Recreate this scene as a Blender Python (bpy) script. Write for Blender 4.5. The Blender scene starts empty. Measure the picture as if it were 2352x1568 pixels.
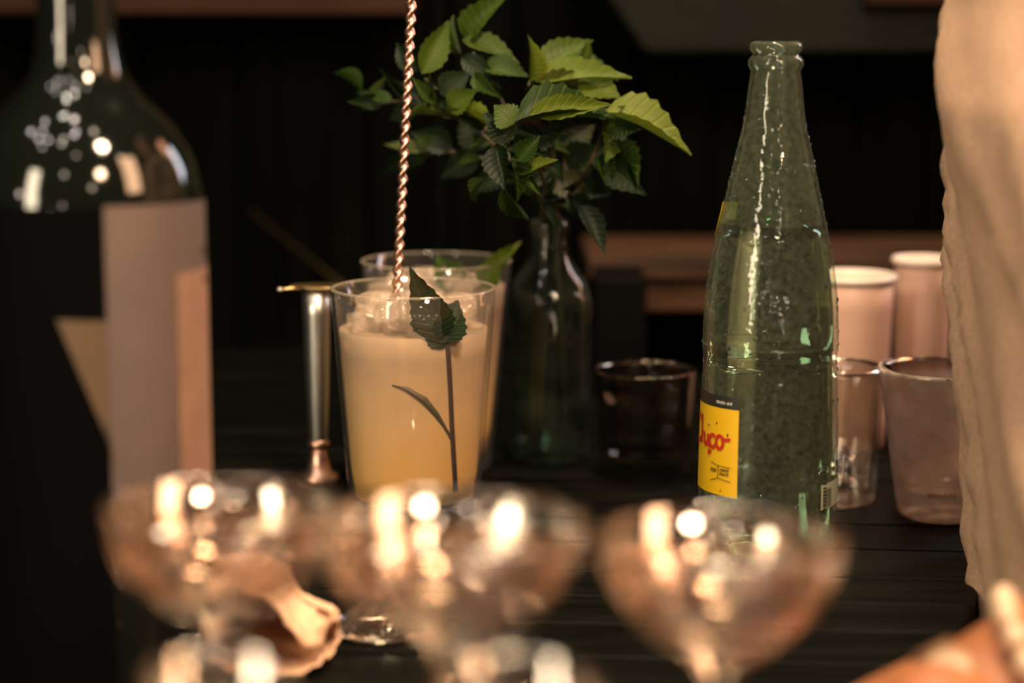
import bpy, math, random
from mathutils import Vector, Matrix, noise
R = random.Random(7)
pi, sin, cos, rad = math.pi, math.sin, math.cos, math.radians
SC = bpy.context.scene
COL = SC.collection

# ------------------------------------------------------------------ camera
F, PITCH, HC = 4700.0, rad(9), 0.24            # focal length in pixels of the 2352 px frame, tilt, height over the counter
cam_data = bpy.data.cameras.new('camera')
cam = bpy.data.objects.new('camera', cam_data); COL.objects.link(cam)
cam.location = (0, 0, HC); cam.rotation_euler = (pi/2 - PITCH, 0, 0)
cam_data.sensor_width = 36; cam_data.lens = 36*F/2352
cam_data.clip_start = .01
cam_data.dof.use_dof = True; cam_data.dof.focus_distance = .915
cam_data.dof.aperture_fstop = (36*F/2352)/17.0  # 17 mm wide aperture
SC.camera = cam

# ------------------------------------------------------------------ world, exposure
w = bpy.data.worlds.new('world'); SC.world = w; w.use_nodes = True
w.node_tree.nodes['Background'].inputs[0].default_value = (.75, 1, .7, 1)
w.node_tree.nodes['Background'].inputs[1].default_value = .004
vs = SC.view_settings
vs.view_transform = 'Standard'; vs.look = 'None'; vs.gamma = 1; vs.exposure = 1.6; vs.use_curve_mapping = False
cy = SC.cycles
cy.use_denoising = True; cy.caustics_reflective = False; cy.caustics_refractive = False
cy.sample_clamp_indirect = 40; cy.sample_clamp_direct = 0; cy.blur_glossy = .1
cy.max_bounces = 16; cy.transmission_bounces = 14; cy.transparent_max_bounces = 24; cy.glossy_bounces = 6; cy.diffuse_bounces = 3

# ------------------------------------------------------------------ lamps of the bar and added lights (all outside the picture)
def area(name, loc, aim, size, power, col, sy=None):
    L = bpy.data.lights.new(name, 'AREA'); L.energy = power; L.color = col; L.size = size
    if sy: L.shape = 'RECTANGLE'; L.size_y = sy
    o = bpy.data.objects.new(name, L); COL.objects.link(o); o.location = loc
    o.rotation_euler = (Vector(aim)-Vector(loc)).to_track_quat('-Z', 'Y').to_euler(); return o
def bulb(loc, r, power, col):
    L = bpy.data.lights.new('bulb', 'POINT'); L.energy = power; L.color = col; L.shadow_soft_size = r
    o = bpy.data.objects.new('bulb', L); COL.objects.link(o); o.location = loc
WARM = (1, .70, .45)
area('bar_lamp', (.50, -.35, .85), (0, .9, .05), .17, 3.7, (1, .68, .42)).data.shape = 'DISK'
area('overhead_light', (.10, 1.05, 1.0), (.05, .95, 0), .14, 2.4, (1, .80, .52)).data.shape = 'DISK'
area('overhead_light', (.16, .38, .82), (.06, 1.05, .06), .12, 3.6, (1, .72, .46)).data.shape = 'DISK'  # added front light to brighten the drinks and cups
area('side_lamp', (1.0, .15, .80), (0, .85, .12), .35, 6.0, (1, .56, .30), .7)
area('cool_lamp', (.70, 1.40, .50), (.1, .95, .1), .12, .7, (.78, .88, 1), .4)
area('amber_lamp', (.95, 1.42, .58), (-.15, .75, .2), .22, 1.7, (1, .42, .20), .85)
area('left_lamp', (-.58, .10, .32), (.0, .95, .08), .12, 2.2, (1, .82, .56), .5)
RB = random.Random(3)
for i in range(13):                                            # chandelier bulbs above the guests, left and centre
    bulb((-.75+.62*RB.random(), .10+.55*RB.random(), .80+.5*RB.random()), .022, .42, (1, .80+.1*RB.random(), .62+.2*RB.random()))
for loc in ((.25, -.30, .55), (-.25, -.35, .75), (.62, .25, .95), (.1, .45, 1.15), (.42, .05, 1.2), (-.05, -.2, 1.2)):
    bulb(loc, .03, .4, (1, .78, .58))
for i in range(16):                                            # low bulbs added on the camera side for glints in the crystal
    a = rad(-80+160*(i+.5)/16); d = .75+.5*RB.random()
    bulb((d*sin(a), .45-d*cos(a)-.1, .04+.36*RB.random()), .020, .17+.17*RB.random(), (1, .72+.12*RB.random(), .48+.2*RB.random()))

# ------------------------------------------------------------------ helpers
def ray(px, py):
    u, v = px-1176, 784-py
    return (u, F*cos(PITCH)+v*sin(PITCH), -F*sin(PITCH)+v*cos(PITCH))
def at(px, py, Y):                              # point of the picture pushed out to distance Y
    d = ray(px, py); t = Y/d[1]
    return Vector((t*d[0], Y, HC+t*d[2]))
def mpp(Y, z):                                  # metres per pixel out there
    return (Y*cos(PITCH)+(HC-z)*sin(PITCH))/F
def link(o, parent):
    COL.objects.link(o)
    if parent: o.parent = parent
    return o
def mesh(name, verts, faces, m=None, parent=None, smooth=True, loc=(0,0,0), uv=None):
    me = bpy.data.meshes.new(name); me.from_pydata([tuple(v) for v in verts], [], faces)
    if smooth: me.polygons.foreach_set('use_smooth', [True]*len(me.polygons))
    if uv:
        l = me.uv_layers.new(name='uv')
        for lp in me.loops: l.data[lp.index].uv = uv[lp.vertex_index]
    if m: me.materials.append(m)
    me.update()
    o = bpy.data.objects.new(name, me); o.location = loc
    return link(o, parent)
def tag(o, label, cat, group=None):
    o['label'] = label; o['category'] = cat
    if group: o['group'] = group
    return o
def thing(name, label, cat, loc=(0,0,0), group=None):
    o = bpy.data.objects.new(name, None); o.location = loc; o.empty_display_size = .02
    COL.objects.link(o); return tag(o, label, cat, group)
def structure(o): o['kind'] = 'structure'; return o
def lathe(prof, n=48, twist=0.0, closed=False):
    """rings of (r, z); r=0 ends become poles; closed joins last ring to first"""
    V, Fc, rings = [], [], []
    for k, (r, z) in enumerate(prof):
        if r < 1e-6: rings.append([len(V)]); V.append((0, 0, z)); continue
        a0 = twist*k*pi/n
        rings.append(list(range(len(V), len(V)+n)))
        V += [(r*cos(a0+2*pi*i/n), r*sin(a0+2*pi*i/n), z) for i in range(n)]
    pairs = list(zip(rings, rings[1:]))
    if closed: pairs.append((rings[-1], rings[0]))
    for a, b in pairs:
        for i in range(n):
            j = (i+1) % n
            if len(a) == 1 and len(b) == 1: break
            if len(a) == 1: Fc.append((a[0], b[j], b[i]))
            elif len(b) == 1: Fc.append((a[i], a[j], b[0]))
            elif twist: Fc += [(a[i], a[j], b[i]), (a[j], b[j], b[i])]
            else: Fc.append((a[i], a[j], b[j], b[i]))
    return V, Fc
def smoothprof(P, n=6):
    """Catmull-Rom through (r, z) points"""
    out = []
    for i in range(len(P)-1):
        p0, p1, p2, p3 = P[max(i-1, 0)], P[i], P[i+1], P[min(i+2, len(P)-1)]
        for k in range(n):
            t = k/n
            out.append(tuple(.5*(2*b+(c-a)*t+(2*a-5*b+4*c-d)*t*t+(3*b-a-3*c+d)*t**3) for a, b, c, d in zip(p0, p1, p2, p3)))
    out.append(P[-1]); return out
def rz(Y, rows):                                # (picture row, half width in px) on an upright axis at distance Y -> (radius, height)
    out = []
    for py, hw in rows:
        z = at(1176, py, Y).z; out.append((hw*mpp(Y, z), z))
    return out
def box(x0, x1, y0, y1, z0, z1, b=.0):
    V = [(x, y, z) for z in (z0, z1) for y in (y0, y1) for x in (x0, x1)]
    Fc = [(0,2,3,1), (4,5,7,6), (0,1,5,4), (2,6,7,3), (0,4,6,2), (1,3,7,5)]
    return V, Fc
def bevel(o, wd, seg=2):
    md = o.modifiers.new('bevel', 'BEVEL'); md.width = wd; md.segments = seg; md.limit_method = 'ANGLE'
    return o
def tube(pts, rads, n=10, cap=True):
    V, Fc = [], []
    pts = [Vector(p) for p in pts]
    if not hasattr(rads, '__len__'): rads = [rads]*len(pts)
    up = Vector((.31, .17, .93))
    for i, p in enumerate(pts):
        t = (pts[min(i+1, len(pts)-1)]-pts[max(i-1, 0)]).normalized()
        a = t.cross(up); a = a.normalized() if a.length > 1e-4 else Vector((1,0,0)); b = t.cross(a)
        V += [p+(a*cos(2*pi*k/n)+b*sin(2*pi*k/n))*rads[i] for k in range(n)]
    for i in range(len(pts)-1):
        for k in range(n):
            l = (k+1) % n
            Fc.append((i*n+k, i*n+l, i*n+n+l, i*n+n+k))
    if cap: Fc += [tuple(range(n))[::-1], tuple(range(len(V)-n, len(V)))]
    return V, Fc
def join(parts):
    V, Fc = [], []
    for v, f in parts:
        k = len(V); V += list(v); Fc += [tuple(i+k for i in q) for q in f]
    return V, Fc
def bez(a, b, c, n=10):
    a, b, c = Vector(a), Vector(b), Vector(c)
    return [a*(1-t)**2+b*2*t*(1-t)+c*t*t for t in (i/n for i in range(n+1))]

# ------------------------------------------------------------------ materials
class NT:
    def __init__(s, name):
        s.m = bpy.data.materials.new(name); s.m.use_nodes = True; s.t = s.m.node_tree; s.t.nodes.clear()
        s.out = s.n('ShaderNodeOutputMaterial')
    def n(s, ty, **kw):
        nd = s.t.nodes.new(ty)
        for k, v in kw.items(): setattr(nd, k, v)
        return nd
    def l(s, a, b): s.t.links.new(a, b)
    def noise(s, scale, detail=4, stretch=None, coord='Object'):
        tc = s.n('ShaderNodeTexCoord'); mp = s.n('ShaderNodeMapping'); s.l(tc.outputs[coord], mp.inputs[0])
        if stretch: mp.inputs['Scale'].default_value = stretch
        nz = s.n('ShaderNodeTexNoise'); nz.inputs['Scale'].default_value = scale; nz.inputs['Detail'].default_value = detail
        s.l(mp.outputs[0], nz.inputs['Vector']); return nz.outputs['Fac']
    def ramp(s, fac, stops):
        r = s.n('ShaderNodeValToRGB'); el = r.color_ramp.elements
        while len(el) < len(stops): el.new(.5)
        for e, (p, c) in zip(el, stops): e.position = p; e.color = (*c, 1)
        s.l(fac, r.inputs[0]); return r.outputs[0]
    def bump(s, fac, strength, dist=.001):
        b = s.n('ShaderNodeBump'); b.inputs['Strength'].default_value = strength; b.inputs['Distance'].default_value = dist
        s.l(fac, b.inputs['Height']); return b.outputs[0]
def pbr(name, col, rough=.5, metal=0, spec=.5, nscale=0, col2=None, stretch=None, bump=0, bdist=.001, lo=.35, hi=.65, coat=0, sss=0):
    s = NT(name); p = s.n('ShaderNodeBsdfPrincipled'); s.l(p.outputs[0], s.out.inputs[0])
    p.inputs['Base Color'].default_value = (*col, 1); p.inputs['Roughness'].default_value = rough
    p.inputs['Metallic'].default_value = metal; p.inputs['Specular IOR Level'].default_value = spec
    p.inputs['Coat Weight'].default_value = coat; p.inputs['Coat Roughness'].default_value = .05
    if sss:
        p.inputs['Subsurface Weight'].default_value = sss; p.inputs['Subsurface Radius'].default_value = (.01, .004, .002)
        p.inputs['Subsurface Scale'].default_value = .6
    if nscale:
        f = s.noise(nscale, 5, stretch)
        if col2: s.l(s.ramp(f, [(lo, col), (hi, col2)]), p.inputs['Base Color'])
        if bump: s.l(s.bump(f, bump, bdist), p.inputs['Normal'])
    return s.m
def thin_glass(name, tint=(.97, .98, .97), haze=0.0, hazecol=(.5, .5, .48), rough=.0, hscale=0, hlo=.4, hhi=.6, fres=1.45, bump=0, edge=0):
    """clear wall: see-through with a mirror skin; haze = pale diffuse share: wet or scuffs, or a painted highlight or glow"""
    s = NT(name)
    tr = s.n('ShaderNodeBsdfTransparent'); tr.inputs[0].default_value = (*tint, 1)
    gl = s.n('ShaderNodeBsdfGlossy'); gl.inputs['Roughness'].default_value = rough
    fr = s.n('ShaderNodeFresnel'); fr.inputs[0].default_value = fres
    ge = s.n('ShaderNodeNewGeometry'); ff = s.n('ShaderNodeMath', operation='SUBTRACT'); ff.inputs[0].default_value = 1; s.l(ge.outputs['Backfacing'], ff.inputs[1])
    fm = s.n('ShaderNodeMath', operation='MULTIPLY'); s.l(fr.outputs[0], fm.inputs[0]); s.l(ff.outputs[0], fm.inputs[1])
    mx = s.n('ShaderNodeMixShader'); s.l(fm.outputs[0], mx.inputs[0]); s.l(tr.outputs[0], mx.inputs[1]); s.l(gl.outputs[0], mx.inputs[2])
    last = mx.outputs[0]
    if bump:
        b = s.bump(s.noise(bump, 2), .25, .002); s.l(b, gl.inputs['Normal']); s.l(b, fr.inputs['Normal'])
    if haze:
        df = s.n('ShaderNodeBsdfDiffuse'); df.inputs[0].default_value = (*hazecol, 1)
        m2 = s.n('ShaderNodeMixShader'); s.l(last, m2.inputs[1]); s.l(df.outputs[0], m2.inputs[2]); m2.inputs[0].default_value = haze
        if hscale:
            c = s.ramp(s.noise(hscale, 6), [(hlo, (haze*.25,)*3), (hhi, (haze,)*3)]); s.l(c, m2.inputs[0])
        if edge:                                               # the film looks denser where the wall is seen at a slant
            lw = s.n('ShaderNodeLayerWeight'); lw.inputs[0].default_value = .35
            pw = s.n('ShaderNodeMath', operation='POWER'); s.l(lw.outputs['Facing'], pw.inputs[0]); pw.inputs[1].default_value = 2.2
            ma = s.n('ShaderNodeMath', operation='MULTIPLY_ADD'); s.l(pw.outputs[0], ma.inputs[0]); ma.inputs[1].default_value = edge; ma.inputs[2].default_value = .6
            mu = s.n('ShaderNodeMath', operation='MULTIPLY'); s.l(ma.outputs[0], mu.inputs[0])
            if hscale: s.l(c, mu.inputs[1])
            else: mu.inputs[1].default_value = haze
            s.l(mu.outputs[0], m2.inputs[0])
        last = m2.outputs[0]
    s.l(last, s.out.inputs[0]); return s.m
def real_glass(name, col=(1, 1, 1), ior=1.5, rough=0.0):
    s = NT(name); g = s.n('ShaderNodeBsdfGlass'); g.inputs[0].default_value = (*col, 1)
    g.inputs['Roughness'].default_value = rough; g.inputs['IOR'].default_value = ior
    s.l(g.outputs[0], s.out.inputs[0]); return s.m
def liquid(name, top, mid, low, z0, z1, trans=.12):
    """cloudy drink, layered from the bottom to the ice at the top"""
    s = NT(name)
    tc = s.n('ShaderNodeTexCoord'); sx = s.n('ShaderNodeSeparateXYZ'); s.l(tc.outputs['Object'], sx.inputs[0])
    mr = s.n('ShaderNodeMapRange'); mr.inputs[1].default_value = z0; mr.inputs[2].default_value = z1; s.l(sx.outputs[2], mr.inputs[0])
    nz = s.noise(70, 6)
    ad = s.n('ShaderNodeMath', operation='MULTIPLY_ADD'); s.l(nz, ad.inputs[0]); ad.inputs[1].default_value = .40; s.l(mr.outputs[0], ad.inputs[2])
    sb = s.n('ShaderNodeMath', operation='SUBTRACT'); s.l(ad.outputs[0], sb.inputs[0]); sb.inputs[1].default_value = .20
    c = s.ramp(sb.outputs[0], [(0, low), (.5, mid), (1, top)])
    df = s.n('ShaderNodeBsdfDiffuse'); tl = s.n('ShaderNodeBsdfTranslucent'); s.l(c, df.inputs[0]); s.l(c, tl.inputs[0])
    mx = s.n('ShaderNodeMixShader'); mx.inputs[0].default_value = trans
    s.l(df.outputs[0], mx.inputs[1]); s.l(tl.outputs[0], mx.inputs[2]); s.l(mx.outputs[0], s.out.inputs[0]); return s.m
def leaf_mat(name, dark, light, purple=(.10, .045, .03)):
    s = NT(name); p = s.n('ShaderNodeBsdfPrincipled'); p.inputs['Roughness'].default_value = .5; p.inputs['Specular IOR Level'].default_value = .22
    uvn = s.n('ShaderNodeUVMap'); sx = s.n('ShaderNodeSeparateXYZ'); s.l(uvn.outputs[0], sx.inputs[0])
    ab = s.n('ShaderNodeMath', operation='ABSOLUTE'); s.l(sx.outputs[1], ab.inputs[0])
    m1 = s.n('ShaderNodeMath', operation='MULTIPLY_ADD'); s.l(ab.outputs[0], m1.inputs[0]); m1.inputs[1].default_value = -.16; s.l(sx.outputs[0], m1.inputs[2])
    m2 = s.n('ShaderNodeMath', operation='MULTIPLY'); s.l(m1.outputs[0], m2.inputs[0]); m2.inputs[1].default_value = 56
    sn = s.n('ShaderNodeMath', operation='SINE'); s.l(m2.outputs[0], sn.inputs[0])
    vein = s.n('ShaderNodeMapRange'); s.l(sn.outputs[0], vein.inputs[0]); vein.inputs[1].default_value = .55; vein.inputs[2].default_value = 1
    mid = s.n('ShaderNodeMapRange'); s.l(ab.outputs[0], mid.inputs[0]); mid.inputs[1].default_value = .09; mid.inputs[2].default_value = .02
    mxv = s.n('ShaderNodeMath', operation='MAXIMUM'); s.l(vein.outputs[0], mxv.inputs[0]); s.l(mid.outputs[0], mxv.inputs[1])
    oi = s.n('ShaderNodeObjectInfo')
    base = s.ramp(oi.outputs['Random'], [(0, dark), (.90, light), (1, tuple(.5*a+.5*b for a, b in zip(light, purple)))])
    mc = s.n('ShaderNodeMix', data_type='RGBA'); mc.inputs['B'].default_value = (*[min(1, c*1.9) for c in light], 1)
    sc = s.n('ShaderNodeMath', operation='MULTIPLY'); s.l(mxv.outputs[0], sc.inputs[0]); sc.inputs[1].default_value = .22
    s.l(sc.outputs[0], mc.inputs['Factor']); s.l(base, mc.inputs['A']); s.l(mc.outputs['Result'], p.inputs['Base Color'])
    s.l(s.bump(mxv.outputs[0], .5, -.0006), p.inputs['Normal'])
    tl = s.n('ShaderNodeBsdfTranslucent'); s.l(mc.outputs['Result'], tl.inputs[0])
    mx = s.n('ShaderNodeMixShader'); mx.inputs[0].default_value = .22
    s.l(p.outputs[0], mx.inputs[1]); s.l(tl.outputs[0], mx.inputs[2]); s.l(mx.outputs[0], s.out.inputs[0]); return s.m

M = {}
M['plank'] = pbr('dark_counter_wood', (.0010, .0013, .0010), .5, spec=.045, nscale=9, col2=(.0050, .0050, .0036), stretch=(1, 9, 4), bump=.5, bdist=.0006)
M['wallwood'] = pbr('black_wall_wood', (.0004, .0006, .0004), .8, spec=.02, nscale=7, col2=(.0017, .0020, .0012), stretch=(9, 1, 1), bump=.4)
M['redwood'] = pbr('reddish_beam_wood', (.013, .006, .0035), .7, spec=.06, nscale=8, col2=(.028, .013, .008), stretch=(1, 8, 8), bump=.3)
M['ledge'] = pbr('brown_ledge_wood', (.022, .012, .007), .6, spec=.15, nscale=6, col2=(.085, .042, .022), stretch=(1, 7, 9), bump=.3)
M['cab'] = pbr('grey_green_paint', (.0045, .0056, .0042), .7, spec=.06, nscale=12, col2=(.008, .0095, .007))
M['black'] = pbr('black_paint', (.002, .002, .002), .6, spec=.06)
M['concrete'] = pbr('dark_floor', (.02, .018, .016), .7, nscale=4, col2=(.035, .03, .026))
M['glass'] = thin_glass('clear_tumbler_glass', (.99, .99, .985), .03, (.6, .55, .5), bump=0)
M['fog'] = thin_glass('fogged_bottle_glass', (.80, .88, .82), .07, (.46, .49, .36), .06, 380, .3, .7, bump=160, edge=3.0)
M['jar'] = thin_glass('wet_jar_glass', (.78, .84, .80), .035, (.34, .38, .30), .02, 60, .42, .62, bump=60, edge=4.0)
M['hazy'] = thin_glass('scuffed_plastic', (.80, .74, .70), .78, (.86, .64, .52), .15, 70, .3, .7)
def crystal_mat(name, share):
    s = NT(name); g = s.n('ShaderNodeBsdfGlass'); g.inputs['IOR'].default_value = 1.6; g.inputs['Roughness'].default_value = 0
    tr = s.n('ShaderNodeBsdfTransparent'); tr.inputs[0].default_value = (.97, .95, .93, 1)
    gl = s.n('ShaderNodeBsdfGlossy'); gl.inputs['Roughness'].default_value = .0; gl.inputs[0].default_value = (1, .94, .88, 1)
    mx = s.n('ShaderNodeMixShader'); mx.inputs[0].default_value = .40
    s.l(gl.outputs[0], mx.inputs[1]); s.l(g.outputs[0], mx.inputs[2])
    m2 = s.n('ShaderNodeMixShader'); m2.inputs[0].default_value = share
    s.l(tr.outputs[0], m2.inputs[1]); s.l(mx.outputs[0], m2.inputs[2]); s.l(m2.outputs[0], s.out.inputs[0]); return s.m
M['crystal'] = crystal_mat('cut_crystal', .31)
M['bright_crystal'] = crystal_mat('bright_cut_crystal', .80)
M['rim'] = thin_glass('glass_rim_highlight', (.95, .95, .93), .16, (.75, .62, .48), fres=1.8)  # pale haze puts the bright rim highlight into the colour
M['water'] = real_glass('sparkling_water', (.82, .90, .85), 1.30)
M['stemwater'] = thin_glass('jar_water', (.72, .80, .74), .02, (.2, .25, .16))
M['ice'] = thin_glass('melting_ice', (.93, .93, .92), .40, (.74, .56, .42), .12, 110, bump=70, fres=1.5)
M['dark_tumbler'] = thin_glass('dark_tumbler_glass', (.80, .78, .76), 0, fres=1.7)
M['drop'] = real_glass('water_drop', (1, 1, 1), 1.33)
M['copper'] = pbr('copper_metal', (.62, .37, .28), .36, 1, nscale=60, bump=.05)
M['brass'] = pbr('brass_metal', (.70, .50, .22), .3, 1)
M['steel'] = pbr('brushed_steel', (.50, .50, .47), .34, 1, nscale=40, stretch=(1, 1, .1), bump=.05)
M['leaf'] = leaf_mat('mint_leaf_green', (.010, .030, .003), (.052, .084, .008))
M['leafdark'] = leaf_mat('mint_leaf_shade', (.003, .010, .002), (.009, .022, .004))  # darker copy: shade inside the bunch put into the green
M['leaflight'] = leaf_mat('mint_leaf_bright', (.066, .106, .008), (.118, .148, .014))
M['stem'] = pbr('mint_stem', (.030, .034, .010), .5, nscale=40, col2=(.065, .038, .020))
M['stemdark'] = pbr('mint_stem_purple', (.030, .008, .005), .5)
M['drink'] = liquid('cloudy_cocktail', (.31, .225, .165), (.56, .345, .155), (.68, .35, .050), .004, .105)
M['glow_fill'] = thin_glass('rosy_glow_fill', (.95, .88, .84), .07, (.58, .33, .22), fres=1.33)  # rosy haze stands in for the brown glow reflected in the bowls
M['darkbottle'] = pbr('near_black_bottle_glass', (.003, .004, .003), .07, spec=.5)
M['clearneck'] = M['darkbottle']
M['paper_lilac'] = pbr('lilac_label_paper', (.052, .040, .042), .6, nscale=20, col2=(.085, .058, .048), lo=.3, hi=.7)
M['peach_tone'] = pbr('peach_strip_tone', (.15, .088, .060), .55, nscale=30, col2=(.21, .122, .085))
M['paper_black'] = pbr('black_label_print', (.0012, .0012, .0014), .8, spec=.02)
M['ochre'] = pbr('ochre_label_print', (.065, .038, .017), .6, nscale=20, col2=(.038, .024, .014))
M['yellow'] = pbr('yellow_label', (.56, .335, .005), .45)
M['red'] = pbr('red_ink', (.36, .016, .006), .5)
M['ink'] = pbr('dark_ink', (.010, .012, .008), .5)
M['white'] = pbr('white_ink', (.60, .60, .55), .5)
M['sticker'] = pbr('pale_green_sticker', (.34, .36, .25), .5)
M['peachcup'] = pbr('peach_paper_cup', (.82, .50, .37), .5, nscale=30, col2=(.88, .55, .41))
M['cuprim'] = pbr('pale_cup_rim', (.90, .74, .64), .35)
M['napkin'] = pbr('brown_kraft_paper', (.58, .37, .24), .75, nscale=120, col2=(.72, .47, .32), bump=.5, bdist=.0006, spec=.2)
M['linen'] = pbr('beige_linen', (.42, .265, .175), .85, nscale=420, col2=(.52, .335, .225), bump=.35, bdist=.0006, spec=.1)
M['skin'] = pbr('warm_skin', (.25, .088, .036), .5, nscale=35, col2=(.30, .112, .047), spec=.35, sss=.12)
M['hair'] = pbr('dark_hair', (.02, .012, .008), .5)
M['trouser'] = pbr('dark_trousers', (.02, .02, .022), .85)
M['pearl'] = pbr('cream_pearl', (.52, .38, .26), .22, coat=.6)
M['dial'] = pbr('cream_watch_dial', (.36, .26, .17), .5, coat=.1)
M['case'] = pbr('dark_bronze_case', (.22, .12, .06), .45, .7)
M['strap'] = pbr('brown_leather_strap', (.10, .045, .02), .55)
M['eye'] = pbr('eye_white', (.7, .66, .6), .2)

# ------------------------------------------------------------------ the room and the counter
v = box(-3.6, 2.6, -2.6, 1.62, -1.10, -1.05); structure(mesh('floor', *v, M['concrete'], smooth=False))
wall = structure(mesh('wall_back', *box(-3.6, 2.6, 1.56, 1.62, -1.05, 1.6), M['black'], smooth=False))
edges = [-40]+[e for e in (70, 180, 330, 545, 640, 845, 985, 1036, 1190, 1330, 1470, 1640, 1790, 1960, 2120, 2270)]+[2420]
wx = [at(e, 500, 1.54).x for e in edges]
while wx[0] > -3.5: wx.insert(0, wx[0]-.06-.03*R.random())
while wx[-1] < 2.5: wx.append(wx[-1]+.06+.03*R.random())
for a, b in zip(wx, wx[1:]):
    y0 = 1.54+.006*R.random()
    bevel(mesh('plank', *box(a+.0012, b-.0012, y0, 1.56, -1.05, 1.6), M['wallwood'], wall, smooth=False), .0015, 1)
# beam top left and the cabinet top right, fixed to the wall
bt = structure(mesh('trim_1', *box(-1.2, at(948, 40, 1.46).x, 1.46, 1.54, at(600, 34, 1.46).z, .32), M['redwood'], smooth=False)); bevel(bt, .003)
zc, yc = at(1700, 121, 1.44).z, 1.44
xa, xb = at(1400, 0, yc).x, at(1484, 121, yc).x
zt = at(1700, -2, yc).z
V = [(xa-.04*.9, yc, zt+.12), (xa, yc, zt), (xb, yc, zc), (1.1, yc, zc), (1.1, yc, zt+.12)]
V += [(x, 1.54, z) for x, y, z in V]
cab = thing('wall_cabinet', 'grey green wall cabinet with slanted left end above the clear soda bottle', 'cabinet', (0, 0, 0))
bevel(mesh('body', V, [(0,1,2,3,4), (9,8,7,6,5), (0,5,6,1), (1,6,7,2), (2,7,8,3), (3,8,9,4), (4,9,5,0)], M['cab'], cab, smooth=False), .003)
za = at(2090, 11, 1.43).z
bevel(mesh('rail', *box(at(1985, 5, 1.43).x, 1.1, 1.425, yc, za, za+.03), M['redwood'], cab, smooth=False), .002)

def end_x(y):                                   # slanted right end of the counter
    if y < .76: return .172
    if y < .80: return .172+(y-.76)/.04*.013
    return .185+(y-.80)*.33
counter = thing('bar_counter', 'dark wooden plank counter that the glasses and bottles stand on', 'counter', (0, .85, 0))
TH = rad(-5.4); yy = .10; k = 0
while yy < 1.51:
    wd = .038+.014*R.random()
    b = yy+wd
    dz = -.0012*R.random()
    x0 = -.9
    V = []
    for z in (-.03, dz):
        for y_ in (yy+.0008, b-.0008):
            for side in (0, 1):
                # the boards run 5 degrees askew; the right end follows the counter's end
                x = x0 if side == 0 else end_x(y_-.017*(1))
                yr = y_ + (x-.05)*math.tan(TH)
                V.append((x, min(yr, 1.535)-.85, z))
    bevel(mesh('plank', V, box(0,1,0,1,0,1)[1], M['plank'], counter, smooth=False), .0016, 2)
    yy = b
mesh('front_panel', *box(-1.5, .10, -.60, -.57, -1.05, -.03), M['black'], counter, smooth=False)
mesh('end_panel', *box(.09, .12, -.60, .62, -1.05, -.03), M['black'], counter, smooth=False)

# ledge behind on the right
lx0, lx1 = at(1385, 640, 1.36).x, .75
ledge = thing('back_ledge', 'brown wooden ledge along the wall behind the tumblers and paper cups', 'shelf', (0, 1.36, 0))
def lb(name, x0, x1, y0, y1, z0, z1, m): bevel(mesh(name, *box(x0, x1, y0-1.36, y1-1.36, z0, z1), m, ledge, smooth=False), .002)
zl0, zl1, zl2 = at(1600, 715, 1.36).z, at(1600, 640, 1.36).z, at(1600, 590, 1.36).z
lb('board', lx0, lx1, 1.36, 1.385, zl0, zl1-.001, M['ledge'])
lb('top_board', lx0-.01, lx1, 1.352, 1.50, zl1, zl2, M['ledge'])
lb('back_panel', lx0, lx1, 1.45, 1.47, .0, zl0, M['black'])
lb('foot', lx0, lx0+.03, 1.365, 1.40, .0, zl0, M['black']); lb('foot', .30, .33, 1.365, 1.40, .0, zl0, M['black'])
p0, p1 = at(1362, 694, 1.32), at(1482, 622, 1.32)
bb = tag(mesh('storage_box', *box(p0.x, p1.x, 1.30, 1.345, 0, p1.z), M['black'], smooth=False), 'small plain black box in front of the ledge behind the mint jar', 'box'); bevel(bb, .003)

# ------------------------------------------------------------------ mint leaves
def leaf_mesh(name, bend, fold, curl, serr=.05, wob=0.0, seed=0):
    n, S = 14, (-1, -.55, 0, .55, 1)
    V, U = [], []
    rr = random.Random(seed)
    for i in range(n+1):
        t = i/n
        wv = (sin(pi*t**.66)**1.12 if 0 < t < 1 else 0.012)*.48
        if i % 2 and 0 < i < n: wv *= 1+serr*2
        for s in S:
            x = t + (.015 if abs(s) == 1 and i % 2 else 0)
            z = -bend*t*t + fold*abs(s)*wv*2 + curl*sin(t*pi*2)*.5 + wob*sin(7*t+3*s)*abs(s)
            V.append((x, s*wv, z)); U.append((t, s))
    m = len(S); Fc = [(i*m+j, (i+1)*m+j, (i+1)*m+j+1, i*m+j+1) for i in range(n) for j in range(m-1)]
    me = bpy.data.meshes.new(name); me.from_pydata(V, [], Fc)
    me.polygons.foreach_set('use_smooth', [True]*len(me.polygons))
    l = me.uv_layers.new(name='uv')
    for lp in me.loops: l.data[lp.index].uv = U[lp.vertex_index]
    return me
LM = {}
for key in ('leaf', 'leafdark', 'leaflight'):
    LM[key] = []
    for k, a in enumerate(((.10, .18, .02), (.28, .30, .04), (-.12, .25, .05), (.18, .5, -.03), (.05, .08, .06))):
        me = leaf_mesh('leaf', *a, serr=.07, wob=.03, seed=k); me.materials.append(M[key]); LM[key].append(me)
def leaf(parent, base, tip, width, normal=(0, -1, .5), kind='leaf', var=None, origin=None):
    base, tip = Vector(base), Vector(tip)
    x = (tip-base); L = x.length; x.normalize()
    nrm = Vector(normal); y = nrm.cross(x)
    if y.length < 1e-3: y = Vector((1, 0, 0))
    y.normalize(); z = x.cross(y)
    me = LM[kind][R.randrange(5) if var is None else var]
    o = bpy.data.objects.new('leaf', me); link(o, parent)
    b = base-(Vector(parent.location) if origin is None else Vector(origin))
    mt = Matrix((x*L, y*width, z*L*.8)).transposed().to_4x4(); mt.translation = b
    o.matrix_basis = mt
    return o

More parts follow.
